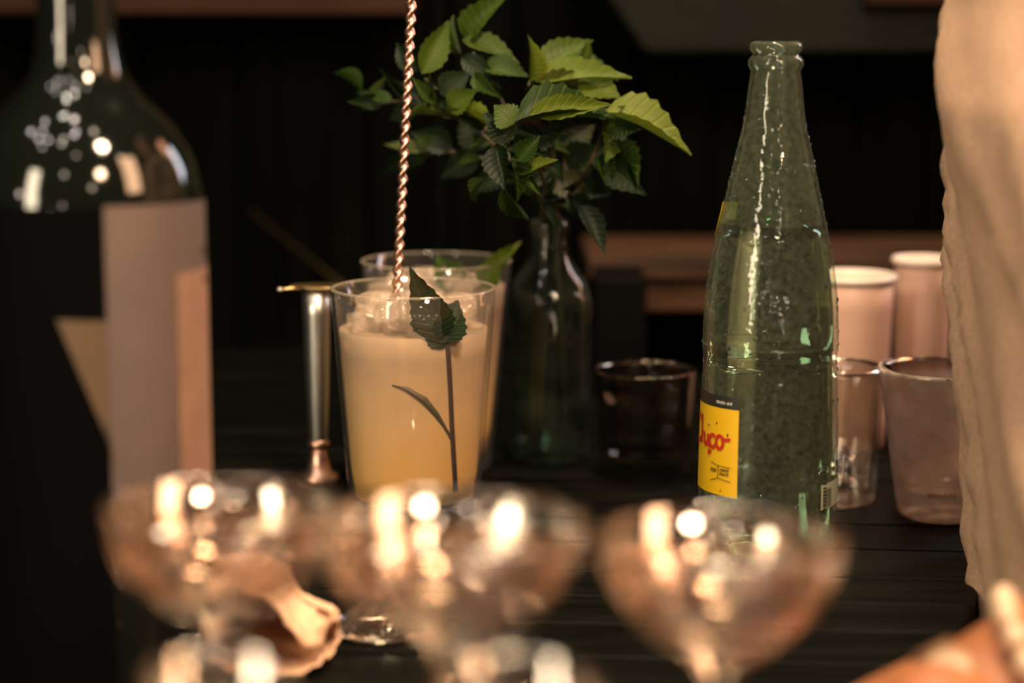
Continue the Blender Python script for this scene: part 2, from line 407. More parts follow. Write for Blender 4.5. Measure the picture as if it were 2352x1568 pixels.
# ------------------------------------------------------------------ cocktail glasses
def cocktail(px, Y, ptop, pbot, hwt, hwb, label, group, surf):
    z1 = at(px, ptop, Y).z; x = at(px, ptop, Y).x
    rt, rb = hwt*mpp(Y, z1), hwb*mpp(Y, 0)
    t = thing('cocktail_glass', label, 'glass', (x, Y, 0), group)
    rr = lambda z: rb+(rt-rb)*z/z1
    out = [(0, .0006), (rb*.55, .0006), (rb*.86, 0), (rb*.97, .002), (rr(.006), .006)]+[(rr(z1*k/8), z1*k/8) for k in range(1, 8)]+[(rr(z1)-.0002, z1-.0006), (rr(z1)-.0008, z1), (rr(z1)-.0015, z1-.0006)]
    inn = [(rr(z1*k/8)-.0018, z1*k/8) for k in range(7, 0, -1)]+[(rr(.014)-.003, .011), (rb*.6, .009), (0, .0085)]
    mesh('glass_wall', *lathe(out+inn, 64), M['glass'], t)
    tz = [(rr(z1)-.0008+.0008*cos(2*pi*k/8), z1-.0006+.0007*sin(2*pi*k/8)) for k in range(8)]
    mesh('rim', *lathe(tz, 64, closed=True), M['rim'], t)
    zs = at(px, surf, Y).z
    li = [(0, .0092), (rb*.6, .0096), (rr(.014)-.0038, .0117)]+[(rr(zs*k/8)-.0026, zs*k/8) for k in range(2, 8)]+[(rr(zs)-.0025, zs), (rr(zs)-.004, zs-.0004), (0, zs-.0004)]
    mesh('cocktail', *lathe(li, 56), M['drink'], t)
    return t, x, z1, zs, rr
g1, gx1, gz1, gs1, gr1 = cocktail(949, .970, 658, 1225, 190, 147, 'front glass of cloudy golden cocktail holding the twisted bar spoon', None, 752)
g2, gx2, gz2, gs2, gr2 = cocktail(1002, 1.073, 596, 1112, 174, 124, 'rear glass of cloudy golden cocktail set behind the spoon glass', None, 655)
def ice(parent, zs, rin, n, seed, rise):
    q = random.Random(seed); done = []; tries = 0
    while len(done) < n and tries < 1500:
        tries += 1
        s = .0088+.0035*q.random(); a = q.random()*2*pi; d = (rin-s*.95)*math.sqrt(q.random())
        c = Vector((d*cos(a), d*sin(a), zs-.2*s+rise*q.random()))
        if any((c-e).length < 1.05*s for e in done): continue
        done.append(c)
        V, Fc = box(-s*.62, s*.62, -s*.62, s*.62, -s*.55, s*.55)
        rot = Matrix.Rotation(q.random()*3, 3, 'Z') @ Matrix.Rotation(q.random()-.5, 3, 'X') @ Matrix.Rotation(q.random()-.5, 3, 'Y')
        V = [c+rot @ (Vector(v)*(.85+.3*q.random())) for v in V]
        bevel(mesh('ice_cube', V, Fc, M['ice'], parent, smooth=True), .002, 3)
ice(g1, gs1, gr1(gs1)-.0045, 26, 11, .0150)
ice(g2, gs2, gr2(gs2)-.0045, 12, 4, .006)

# sprig standing in the front glass, pressed against the near wall
def in_front(px, py, extra=0.0):                # point on the near side of the drink
    p = at(px, py, .97-.033); r = gr1(p.z)-.0028
    dx = p.x-gx1; dx = max(-r*.95, min(r*.95, dx))
    return Vector((gx1+dx, .970-math.sqrt(max(r*r-dx*dx, 0))-extra, p.z))
sp = thing('mint_sprig', 'dark stemmed mint sprig standing inside the front golden cocktail', 'herb sprig', tuple(in_front(1043, 1130)))
o0 = Vector(sp.location)
pts = [in_front(*q)-o0 for q in ((1044, 1140), (1040, 1060), (1036, 980), (1033, 900), (1029, 820), (1024, 765))]
mesh('stem', *tube(pts, [.0015, .0015, .0014, .0014, .0014, .0012]), M['stemdark'], sp)
mesh('stem', *tube([in_front(*q)-o0 for q in ((1037, 1020), (1020, 985), (1002, 955), (975, 920), (935, 893), (900, 885))], [.0008, .0009, .0014, .0018, .0013, .0004]), M['stem'], sp)
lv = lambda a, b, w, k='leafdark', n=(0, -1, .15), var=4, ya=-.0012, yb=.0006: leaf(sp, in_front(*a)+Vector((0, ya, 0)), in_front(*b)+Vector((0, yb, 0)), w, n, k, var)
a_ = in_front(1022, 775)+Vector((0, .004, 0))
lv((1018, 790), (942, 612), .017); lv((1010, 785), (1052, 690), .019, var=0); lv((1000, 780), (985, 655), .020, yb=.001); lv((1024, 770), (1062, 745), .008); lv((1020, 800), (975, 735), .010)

# leaves in the rear glass
s2 = thing('mint_sprig', 'bright mint sprig leaning out of the rear cocktail glass rim', 'herb sprig', (gx2, 1.06, gs2))
mesh('stem', *tube([Vector((.004, .004, -.008)), at(1040, 665, 1.05)-Vector(s2.location), at(1020, 610, 1.045)-Vector(s2.location)], .0008), M['stem'], s2)
leaf(s2, at(1040, 668, 1.05), at(1003, 583, 1.052), .013, (0, -1, .3), 'leaf', 0)
leaf(s2, at(1045, 660, 1.05), at(1030, 590, 1.060), .011, (.3, -1, .3), 'leaf', 3)
mesh('stem', *tube([Vector((.012, -.004, -.006)), at(1112, 655, 1.05)-Vector(s2.location)], .0008), M['stem'], s2)
leaf(s2, at(1112, 658, 1.05), at(1192, 545, 1.055), .010, (-.3, -1, .3), 'leaflight', 1)
leaf(s2, at(1108, 660, 1.045), at(1150, 592, 1.045), .014, (-.3, -1, .3), 'leaflight', 0)

# twisted bar spoon
A, B = at(945, 0, .975), at(905, 790, .968)
ax = (A-B).normalized(); tilt_end = B-ax*((B.z-.019)/ax.z); top = A+ax*.115
spoon = thing('bar_spoon', 'twisted copper bar spoon standing in the front cocktail glass', 'spoon', tuple(tilt_end))
L = (top-tilt_end).length
rotm = ax.to_track_quat('Z', 'Y').to_matrix()
V, Fc = [], []
n = int(L/.0006); m = 10
for i in range(n+1):
    s_ = L*i/n; ph = 2*pi*s_/.0125
    for k in range(m):
        a = 2*pi*k/m
        r = .00195*(1+.36*cos(2*a))
        V.append(rotm @ Vector((r*cos(a+ph), r*sin(a+ph), s_)))
for i in range(n):
    for k in range(m):
        l_ = (k+1) % m; Fc.append((i*m+k, i*m+l_, i*m+m+l_, i*m+m+k))
Fc.append(tuple(range(n*m, n*m+m)))
mesh('twisted_shaft', V, Fc, M['copper'], spoon)
V, Fc = lathe(smoothprof([(0, -.008), (.006, -.004), (.0075, .004), (.005, .012), (.0022, .019), (0, .0195)], 4), 20)
mesh('bowl', [rotm @ Vector((x, y*.28, z+.002)) for x, y, z in V], Fc, M['copper'], spoon)
V, Fc = lathe(smoothprof([(0, -.002), (.0026, 0), (.0042, .008), (.0022, .020), (0, .024)], 4), 20)
mesh('finial', [rotm @ Vector((x, y, z+L)) for x, y, z in V], Fc, M['copper'], spoon)

# jigger with a brass pick lying over its rim
YJ = 1.045
J = thing('jigger', 'slim steel jigger with a dark waist ring left of the cocktail glasses', 'jigger', (at(731, 1000, YJ).x, YJ, 0))
pr = rz(YJ, [(664, 33), (720, 32), (800, 30), (900, 27), (1000, 22), (1012, 21)])
mesh('upper_cup', *lathe([(pr[-1][0]*.5, pr[-1][1]+.002)]+[(r-.0009, z) for r, z in pr[::-1]]+pr, 40), M['steel'], J)
pc = rz(YJ, [(1008, 20), (1012, 25), (1020, 26), (1024, 24), (1030, 20)])
mesh('collar', *lathe([(0, pc[0][1])]+pc+[(0, pc[-1][1])], 40), M['copper'], J)
pl = rz(YJ, [(1028, 19), (1050, 22), (1080, 30)])+[(.0105, .004), (.0110, 0)]
mesh('lower_cup', *lathe([(0, pl[0][1]+.001)]+pl+[(0, .0)], 40), M['copper'], J)
zr = pr[0][1]
q0 = at(646, 653, YJ-.01); q1 = at(770, 656, YJ+.004)
pk = thing('brass_strainer_spoon', 'small flat brass spoon lying across the steel jigger rim', 'spoon', (J.location.x, YJ, zr))
off = Vector(pk.location)
def on(px, y): return Vector((at(px, 655, YJ).x, y, zr+.0014))-off
mesh('handle', *tube([on(650, YJ-.012), on(680, YJ-.007), on(700, YJ-.004)], [.0009, .0008, .0010]), M['brass'], pk)
V, Fc = lathe(smoothprof([(0, -.0009), (.006, -.0009), (.0098, .0003), (.0100, .0009), (.006, .0006), (0, .0004)], 3), 28)
c_ = on(733, YJ); mesh('bowl', [Vector((x*1.5, y, z))+c_-Vector((0, 0, .0002)) for x, y, z in V], Fc, M['brass'], pk)
V, Fc = lathe([(0, -.0015), (.0011, -.0009), (.0015, 0), (.0011, .0009), (0, .0015)], 10)
mesh('tip', [Vector(v)+on(648, YJ-.0125) for v in V], Fc, M['steel'], pk)
# thin stick leaning on the wall behind
b0 = Vector((at(1010, 900, 1.40).x, 1.40, .002)); b1 = at(575, 484, 1.532)
st = tag(mesh('stirring_stick', *tube([Vector((0, 0, 0)), (b1-b0)*.5, b1-b0], .0016), M['brass'], loc=b0), 'thin yellowish stick leaning on the dark wall behind the jigger', 'stick')

# ------------------------------------------------------------------ jar with the mint bunch
YM = 1.105
jx = at(1262, 800, YM).x
jar = thing('mint_jar', 'small clear glass bottle holding the bunch of mint behind the cocktails', 'bottle', (jx, YM, 0))
jp = rz(YM, [(505, 40), (514, 44), (524, 44), (532, 39), (552, 38), (560, 42), (568, 40), (590, 46), (615, 62), (645, 84), (690, 96), (800, 97), (900, 95), (1000, 94)])+[(.0222, .006), (.0205, .001), (.017, 0)]
jo = [(0, .002)]+jp[::-1]
mesh('glass_wall', *lathe(jo+[(r-.0016, z) for r, z in jp[:-3]]+[(.019, .006), (0, .006)], 56), M['jar'], jar)
wz = at(1262, 662, YM).z
jr = lambda z: .0205
mesh('water', *lathe([(0, .0065), (.0185, .0065), (.0202, .012), (.0204, wz-.004), (.0196, wz), (0, wz)], 48), M['stemwater'], jar)
neck = Vector((jx, YM, jp[0][1]))
def P(px, py, dy=0.0): return at(px, py, YM-.075+1.5*dy)
# sprigs: (label, stem way, leaves (base, tip, width px, normal, kind, variant, depth base, depth tip))
UPF, FR, LF, RT, TOPV = (0, -.5, 1), (0, -1, .25), (-.7, -.7, .4), (.7, -.7, .4), (0, -.2, 1)
SPR = [
 ('mint sprig with the long pointed leaf reaching right towards the soda bottle', [(1290, 520, 0), (1330, 420, -.012), (1375, 330, -.02), (1395, 265, -.03)], [
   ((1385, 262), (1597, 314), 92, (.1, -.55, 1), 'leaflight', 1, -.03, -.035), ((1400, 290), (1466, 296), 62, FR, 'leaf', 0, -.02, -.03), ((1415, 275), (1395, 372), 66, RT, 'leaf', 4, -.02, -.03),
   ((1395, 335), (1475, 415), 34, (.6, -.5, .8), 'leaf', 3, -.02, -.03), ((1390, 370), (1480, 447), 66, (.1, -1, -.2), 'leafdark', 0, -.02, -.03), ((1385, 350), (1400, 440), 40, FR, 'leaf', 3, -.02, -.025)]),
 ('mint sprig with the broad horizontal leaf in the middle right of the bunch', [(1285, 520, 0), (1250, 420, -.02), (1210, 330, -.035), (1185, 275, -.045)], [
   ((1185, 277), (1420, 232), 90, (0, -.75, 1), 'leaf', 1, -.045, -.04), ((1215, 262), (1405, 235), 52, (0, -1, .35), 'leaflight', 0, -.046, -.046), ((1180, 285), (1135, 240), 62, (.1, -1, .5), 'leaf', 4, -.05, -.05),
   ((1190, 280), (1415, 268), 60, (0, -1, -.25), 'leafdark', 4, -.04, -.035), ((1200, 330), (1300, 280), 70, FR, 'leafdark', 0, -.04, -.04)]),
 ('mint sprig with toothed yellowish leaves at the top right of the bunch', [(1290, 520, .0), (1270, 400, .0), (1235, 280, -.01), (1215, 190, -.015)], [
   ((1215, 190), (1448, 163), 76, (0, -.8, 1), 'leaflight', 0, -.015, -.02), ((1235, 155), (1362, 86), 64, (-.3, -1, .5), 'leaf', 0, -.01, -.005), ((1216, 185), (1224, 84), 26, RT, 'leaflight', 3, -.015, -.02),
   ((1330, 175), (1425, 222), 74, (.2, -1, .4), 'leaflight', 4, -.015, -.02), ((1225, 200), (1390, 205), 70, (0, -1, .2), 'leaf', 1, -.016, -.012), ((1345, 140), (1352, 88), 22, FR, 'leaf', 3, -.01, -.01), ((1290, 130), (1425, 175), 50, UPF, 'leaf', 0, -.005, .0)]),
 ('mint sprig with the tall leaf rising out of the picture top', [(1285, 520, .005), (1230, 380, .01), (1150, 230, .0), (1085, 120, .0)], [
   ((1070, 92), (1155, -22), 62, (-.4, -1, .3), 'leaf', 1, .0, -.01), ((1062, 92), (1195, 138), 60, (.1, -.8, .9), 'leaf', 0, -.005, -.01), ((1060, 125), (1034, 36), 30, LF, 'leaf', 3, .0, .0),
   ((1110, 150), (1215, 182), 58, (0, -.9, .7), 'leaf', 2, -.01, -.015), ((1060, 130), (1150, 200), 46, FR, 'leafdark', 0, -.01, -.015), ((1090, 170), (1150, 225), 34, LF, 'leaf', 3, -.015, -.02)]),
 ('mint sprig with upright purple tinged leaves beside the twisted spoon', [(1280, 520, .0), (1180, 380, -.01), (1060, 260, -.015), (975, 180, -.015)], [
   ((968, 170), (1028, 48), 60, (.3, -1, .2), 'leaf', 2, -.015, -.01), ((960, 165), (905, 95), 44, LF, 'leafdark', 0, -.01, .0), ((1000, 240), (945, 175), 28, (-.4, -1, .7), 'leaf', 3, -.02, -.02),
   ((1010, 215), (1080, 165), 60, FR, 'leafdark', 0, -.02, -.02), ((1030, 250), (1100, 205), 54, FR, 'leaf', 2, -.02, -.025), ((1000, 190), (965, 260), 40, LF, 'leafdark', 1, -.02, -.02)]),
 ('drooping mint sprig spreading far left behind the twisted spoon', [(1280, 520, .01), (1190, 400, .0), (1110, 290, -.01), (945, 236, -.005), (860, 240, .01)], [
   ((1115, 290), (945, 230), 36, (0, -.7, 1), 'leaf', 1, -.02, -.015), ((1125, 287), (1030, 250), 28, (0, -.6, 1), 'leaflight', 3, -.022, -.02), ((870, 245), (882, 172), 22, LF, 'leaf', 3, .01, .01), ((865, 240), (830, 250), 20, FR, 'leafdark', 1, .01, .01),
   ((830, 208), (768, 158), 26, UPF, 'leaf', 3, .02, .025), ((845, 235), (815, 200), 22, UPF, 'leafdark', 1, .015, .02), ((980, 250), (900, 190), 46, UPF, 'leafdark', 2, -.005, .0), ((960, 245), (890, 275), 44, FR, 'leafdark', 0, -.005, .0), ((1000, 265), (940, 250), 20, UPF, 'leaf', 3, -.02, -.02)]),
 ('mint sprig with long leaves hanging down to the bottle neck', [(1275, 515, -.01), (1240, 450, -.025), (1180, 360, -.035), (1160, 320, -.04)], [
   ((1140, 330), (1165, 440), 60, (-.5, -1, .1), 'leafdark', 2, -.045, -.05), ((1155, 425), (1222, 498), 44, (-.6, -1, .3), 'leaf', 2, -.045, -.03), ((1170, 345), (1195, 465), 40, (.5, -1, .2), 'leaf', 3, -.045, -.045), ((1190, 400), (1278, 362), 38, (-.2, -.9, .8), 'leaflight', 0, -.045, -.05),
   ((1170, 330), (1245, 350), 40, FR, 'leafdark', 1, -.04, -.05), ((1115, 410), (1072, 465), 26, LF, 'leaf', 1, -.04, -.03), ((1180, 320), (1110, 260), 60, FR, 'leafdark', 0, -.045, -.045), ((1190, 370), (1240, 310), 44, FR, 'leaf', 3, -.05, -.05)]),
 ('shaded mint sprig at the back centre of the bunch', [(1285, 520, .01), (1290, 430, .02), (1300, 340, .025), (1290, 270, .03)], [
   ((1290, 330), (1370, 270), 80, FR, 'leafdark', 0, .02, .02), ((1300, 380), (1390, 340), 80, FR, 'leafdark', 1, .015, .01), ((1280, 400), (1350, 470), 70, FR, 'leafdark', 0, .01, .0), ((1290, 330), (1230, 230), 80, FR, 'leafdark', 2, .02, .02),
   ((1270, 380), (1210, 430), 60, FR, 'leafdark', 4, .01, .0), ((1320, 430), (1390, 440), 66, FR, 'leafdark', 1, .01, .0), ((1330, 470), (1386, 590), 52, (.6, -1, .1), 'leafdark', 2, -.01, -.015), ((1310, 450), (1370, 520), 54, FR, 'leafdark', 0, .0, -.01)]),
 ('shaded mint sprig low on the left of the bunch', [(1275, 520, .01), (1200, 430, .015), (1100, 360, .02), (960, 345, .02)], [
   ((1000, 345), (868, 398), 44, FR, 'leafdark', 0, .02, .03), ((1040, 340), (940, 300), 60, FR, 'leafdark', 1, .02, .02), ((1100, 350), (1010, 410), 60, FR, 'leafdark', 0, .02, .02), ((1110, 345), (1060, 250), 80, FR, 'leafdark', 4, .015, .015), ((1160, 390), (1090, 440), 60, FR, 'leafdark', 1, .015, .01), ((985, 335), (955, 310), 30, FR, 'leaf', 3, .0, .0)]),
]
neckc = P(1300, 512)
for label, way, leaves in SPR:
    s = thing('mint_sprig', label, 'herb sprig', tuple(neck-Vector((0, 0, .004))))
    o0 = Vector(s.location)
    q = R.random()*2*pi
    pts = [Vector((.010*cos(q), .010*sin(q), .010))+Vector((jx, YM, 0))-o0, Vector((.004*cos(q), .004*sin(q), -.012))]
    pts += [P(px, py, dy)-o0 for px, py, dy in way[1:]]
    pts.insert(2, Vector((.005*cos(q), .005*sin(q), .004)))
    fine = []
    for i in range(len(pts)-1):
        a = [pts[max(i-1, 0)], pts[i], pts[i+1], pts[min(i+2, len(pts)-1)]]
        for k in range(5):
            t = k/5
            fine.append(.5*(2*a[1]+(a[2]-a[0])*t+(2*a[0]-5*a[1]+4*a[2]-a[3])*t*t+(3*a[1]-a[0]-3*a[2]+a[3])*t**3))
    fine.append(pts[-1])
    mesh('stem', *tube(fine, [.0015-.0007*i/len(fine) for i in range(len(fine))], 8), M['stem'], s)
    for b, t_, wpx, nrm, kind, var, d0, d1 in leaves:
        leaf(s, P(*b, d0), P(*t_, d1), wpx*mpp(YM, .15)*.98, nrm, kind, var)
    q2 = random.Random(len(label)*7+len(leaves))
    o0 = Vector(s.location)
    for k in range(9):                                          # small leaves up the stem
        i_ = int(len(fine)*(.52+.47*k/9)); p_ = o0+fine[min(i_, len(fine)-1)]
        dv = Vector((q2.uniform(-1, 1), q2.uniform(-.9, .5), q2.uniform(-.5, .9))).normalized()
        leaf(s, p_, p_+dv*q2.uniform(.011, .024), q2.uniform(.004, .0085), (q2.uniform(-.6, .6), -1, q2.uniform(.1, .9)), q2.choice(('leaf', 'leafdark', 'leafdark')), q2.randrange(5))

# ------------------------------------------------------------------ clear soda bottle
YB = .880
bx = at(1760, 1250, YB).x
rows = [(95, 50), (97, 56), (102, 60), (112, 61), (118, 57), (122, 53), (127, 53), (131, 58), (138, 63), (150, 64), (157, 60), (162, 57), (172, 58), (220, 64), (260, 68), (300, 75), (350, 87), (400, 98), (450, 109), (500, 120), (550, 131), (600, 141), (650, 148), (700, 153), (760, 155), (800, 155), (803, 153), (840, 153), (900, 155), (1000, 157), (1100, 158), (1220, 157), (1262, 152)]
prof = rz(YB, rows)
tb = thing('soda_bottle', 'clear wet glass soda bottle with a yellow label and no cap', 'bottle', (bx, YB, 0))
outer = [(0, .003), (.019, .002), (.0235, 0), (.0272, .0025)]+prof[::-1]
inner = [(max(r-.0022, .006), z) for r, z in prof]+[(.024, .006), (0, .0055)]
mesh('glass_wall', *lathe(outer+inner, 72), M['fog'], tb)
zw = at(1760, 512, YB).z
win = [(r-.0026, z) for r, z in prof if .012 < z < zw][::-1]
rw = win[-1][0]
mesh('water', *lathe([(0, .0065), (.0215, .0068), (.0248, .011)]+win+[(rw-.0003, zw), (rw-.0012, zw-.0005), (0, zw-.0005)], 64), M['water'], tb)
def rad_at(z):
    P_ = prof
    for (r0, z0), (r1, z1) in zip(P_, P_[1:]):
        if z1 <= z <= z0: return r0+(r1-r0)*(z-z0)/(z1-z0)
    return P_[-1][0]
view = math.atan2(-YB, -bx)                     # direction from the bottle to the camera
def b_ang(px, z): # angle on the bottle that shows at picture column px
    c = (px-(1176+bx/mpp(YB, z)))*mpp(YB, z)/rad_at(z)
    return view+math.asin(max(-1, min(1, c)))
def patch(name, pts_az, m, parent, eps=.0003, nu=10, nv=6, rad_f=rad_at):
    """quad on the bottle from four (angle, z) corners: bl, br, tr, tl"""
    V, Fc = [], []
    bl, br, tr, tl = pts_az
    for j in range(nv+1):
        t = j/nv
        for i in range(nu+1):
            s = i/nu
            a = (bl[0]*(1-s)+br[0]*s)*(1-t)+(tl[0]*(1-s)+tr[0]*s)*t
            z = (bl[1]*(1-s)+br[1]*s)*(1-t)+(tl[1]*(1-s)+tr[1]*s)*t
            r = rad_f(z)+eps; V.append((r*cos(a), r*sin(a), z))
    for j in range(nv):
        for i in range(nu):
            k = j*(nu+1)+i; Fc.append((k, k+1, k+nu+2, k+nu+1))
    return mesh(name, V, Fc, m, parent)
zB = lambda py, px=1650: at(px, py, YB-.022).z
aR = b_ang(1699, .06); aL = aR-rad(118)         # label runs on round the left side
z_t, z_s, z_b = zB(912), zB(940), zB(1139)
lab = patch('label', [(aL, z_b), (aR, z_b), (aR, z_s), (aL, z_s)], M['yellow'], tb, .0003, 30, 10)
patch('label_band', [(aL, z_s), (aR, z_s), (aR, z_t), (aL, z_t)], M['ink'], lab, .0003, 30, 2)
def ribbons(name, strokes, m, parent, a_right, z0, su, sv, wd, eps=.0006, rad_f=rad_at):
    """pen strokes given in label units (u to the right, v up) laid round the bottle"""
    V, Fc = [], []
    for st_ in strokes:
        pts = []
        for (u0, v0), (u1, v1) in zip(st_, st_[1:]):
            for k in range(4): pts.append((u0+(u1-u0)*k/4, v0+(v1-v0)*k/4))
        pts.append(st_[-1]); base = len(V)
        for i, (u, v_) in enumerate(pts):
            a, b = pts[max(i-1, 0)], pts[min(i+1, len(pts)-1)]
            dx, dy = (b[0]-a[0])*su, (b[1]-a[1])*sv; l_ = math.hypot(dx, dy) or 1
            nx, ny = -dy/l_*wd/2, dx/l_*wd/2
            for s in (1, -1):
                z = z0+v_*sv+ny*s; r = rad_f(z); an = a_right+(u*su+nx*s)/r; r += eps
                V.append((r*cos(an), r*sin(an), z))
        for i in range(len(pts)-1):
            k = base+i*2; Fc.append((k, k+1, k+3, k+2))
    return mesh(name, V, Fc, m, parent, smooth=False)
def arc(cx, cy_, rx, ry, a0, a1, n=8): return [(cx+rx*cos(rad(a0+(a1-a0)*i/n)), cy_+ry*sin(rad(a0+(a1-a0)*i/n))) for i in range(n+1)]
mm = .001
zw0 = zB(1034)
# script word, written right to left from the label's right edge (units mm)
WS = 1.36
word = [arc(-6.9, 2.2, 1.5, 2.1, 70, 430, 12)+[(-5.0, 3.2), (-2.6, 3.6)],                          # o with its tail
        arc(-10.2, 2.1, 1.5, 2.1, 40, 320, 10)+[(-8.4, 1.6)],                                     # c
        [(-12.6, 4.0), (-12.9, 1.0), (-12.3, .2), (-11.5, .9)], [(-12.5, 6.6), (-12.4, 7.1)],      # i
        [(-17.4, 9.6), (-17.3, .2)], [(-17.3, 2.4), (-16.2, 4.0), (-15.1, 3.4), (-15.0, .6), (-14.2, .2), (-13.2, 1.4)],   # h
        arc(-21.0, 4.6, 2.9, 4.6, 35, 325, 12)]                                                    # C
ribbons('label_script', [[(-3.6+(u+2.6)*WS, v_*WS) for u, v_ in q] for q in word], M['red'], lab, aR, zw0, mm, mm, .0016)
ribbons('label_script', [[(-17.0, -1.4), (-15.4, -1.7), (-15.2, -2.7), (-16.6, -2.8), (-17.2, -2.0)]], M['red'], lab, aR, zw0, mm, mm, .0012)
# small print too fine to read: short dark marks
zl_ = zB(1084); marks = []
for row_ in range(2):
    u = -8.8
    while u < -4.2:
        h_ = 1.0+.2*R.random()
        marks += [[(u, -1.7*row_), (u, h_-1.7*row_)]] + ([[(u, h_-1.7*row_), (u+.5, h_-1.7*row_)]] if R.random() < .6 else []) + ([[(u, -1.7*row_+.4), (u+.5, -1.7*row_+.4)]] if R.random() < .5 else [])
        u += .85
for u, h_ in ((-14.4, 1.6), (-13.4, 1.6), (-12.4, 1.6), (-11.6, 1.5)):
    marks += [[(u, -.9), (u, h_-.9)], [(u, h_-.9), (u+.5, h_-.9)], [(u, -.1), (u+.5, -.1)]]
ribbons('label_print', marks, M['ink'], lab, aR, zl_, mm, mm, .00038)
ribbons('label_lines', [[(-14.5, 3.2), (-10.0, 2.3), (-3.2, 2.0)], [(-10.0, 2.3), (-10.0, -3.2)], [(-14.5, -4.8), (-10.0, -3.2), (-3.2, -4.0)]], M['ink'], lab, aR, zl_, mm, mm, .00034)
bm, u = [], -11.6
while u < -3.6:
    bm += [[(u, 0), (u, 1.1)]] + ([[(u, 1.1), (u+.5, 1.1)]] if R.random() < .6 else []) + ([[(u, .5), (u+.5, .5)]] if R.random() < .5 else [])
    u += .9 if R.random() < .8 else 1.5
ribbons('label_print', bm, M['white'], lab, aR, zB(930), mm, mm, .0003)
# neck label seen edge-on at the left
zn0, zn1 = at(1700, 545, YB).z, at(1700, 462, YB).z
an = view-rad(84)
patch('neck_label', [(an-.9, zn0+.002), (an-.02, zn0), (an+.12, zn1), (an-.9, zn1-.002)], M['yellow'], tb, .0005, 14, 6)
# bar code sticker at the right
s0 = b_ang(1880, .03); s1 = b_ang(1917, .03)+.25
zs0, zs1 = at(1895, 1156, YB-.01).z, at(1895, 1098, YB-.01).z
stk = patch('barcode_sticker', [(s0, zs0), (s1, zs0+.001), (s1, zs1+.001), (s0, zs1)], M['sticker'], tb, .0004, 12, 3)
ribbons('barcode_lines', [[(.0045*1000*(k/9)+1.2, .9), (.0045*1000*(k/9)+1.2, 9.4)] for k in range(13)], M['ink'], stk, s0, zs0, mm, mm, .00018, .0007)
tm = []
for k in range(16):
    z_ = 26+k*1.6+.4*R.random(); u0 = .8+R.random()*.6
    tm.append([(u0, z_), (u0+1.6+R.random()*1.4, z_)])
ribbons('side_print', tm, M['ink'], tb, s0, 0, mm, mm, .0005)
# raised seam where the fog begins
zsm = at(1760, 802, YB-.02).z
mesh('embossed_ring', *lathe([(rad_at(zsm)+.0001, zsm-.0005), (rad_at(zsm)+.0005, zsm), (rad_at(zsm)+.0001, zsm+.0005)], 72), M['fog'], tb)
# condensation
V, Fc = [], []
for k in range(520):
    a = view+(R.random()-.5)*3.6; z = .03+.18*R.random()
    r0 = rad_at(z); s = .00028+.0006*R.random()**3
    nrm = Vector((cos(a), sin(a), 0)); tg = Vector((-sin(a), cos(a), 0)); up = Vector((0, 0, 1)); base = len(V)
    long = 1+.8*R.random()
    V.append(nrm*(r0+s*.62)+up*z)
    for el, rr_ in ((.45, .75), (0, 1.0)):
        for i in range(7):
            t = 2*pi*i/7; V.append(nrm*(r0-.0001+s*el)+tg*(s*rr_*cos(t))+up*(z+s*rr_*long*sin(t)))
    for i in range(7):
        j = (i+1) % 7
        Fc += [(base, base+1+i, base+1+j), (base+1+i, base+8+i, base+8+j, base+1+j)]
dr = mesh('condensation', V, Fc, M['drop'], tb); dr['kind'] = 'stuff'

# ------------------------------------------------------------------ tumblers at the back
def tumbler(px, Y, ptop, hwt, hwb, label, m, facets=0, cut=True):
    x = at(px, ptop, Y).x; z1 = at(px, ptop, Y).z; rt, rb = hwt*mpp(Y, z1), hwb*mpp(Y, 0)
    t = thing('tumbler', label, 'glass', (x, Y, 0))
    rr = lambda z: rb+(rt-rb)*z/z1
    out = [(0, .001), (rb*.8, .001), (rb*.93, 0), (rb, .003), (rr(.012), .012), (rr(.014)*.985, .014), (rr(.017), .017)]+[(rr(z1*k/6), z1*k/6) for k in range(2, 6)]+[(rt+.0004, z1-.002), (rt, z1), (rt-.0016, z1)]
    inn = [(rr(z1*k/6)-.0022, z1*k/6) for k in range(5, 1, -1)]+[(rb*.82, .013), (0, .0115)]
    mesh('glass_wall', *lathe(out+inn, facets or 56), m, t, smooth=not facets)
    tz = [(rt-.0008+.0011*cos(2*pi*k/6), z1-.0008+.0010*sin(2*pi*k/6)) for k in range(6)]
    mesh('rim', *lathe(tz, 18, closed=True, twist=1), M['bright_crystal'], t, smooth=False)
    return t, x, rr, z1
tumbler(1481, 1.06, 845, 119, 104, 'faceted clear tumbler between the mint jar and soda bottle', M['dark_tumbler'], 20)
tumbler(1908, 1.010, 838, 124, 112, 'clear thick based tumbler just right of the soda bottle', M['crystal'])
tc_, tcx, trr, tcz = tumbler(2172, .975, 842, 152, 100, 'hazy tapered plastic tumbler beside the person in beige', M['hazy'])
tm = []
for k in range(9): tm += [[(k*1.5-6, 0), (k*1.5-6, 1.6)], [(k*1.5-6, 1.6 if k % 2 else .8), (k*1.5-5.2, 1.6 if k % 2 else .8)]]
vw = math.atan2(-.975, -tcx)
ribbons('embossed_print', tm, M['paper_lilac'], tc_, vw, .014, mm, mm, .0004, .0003, trr)
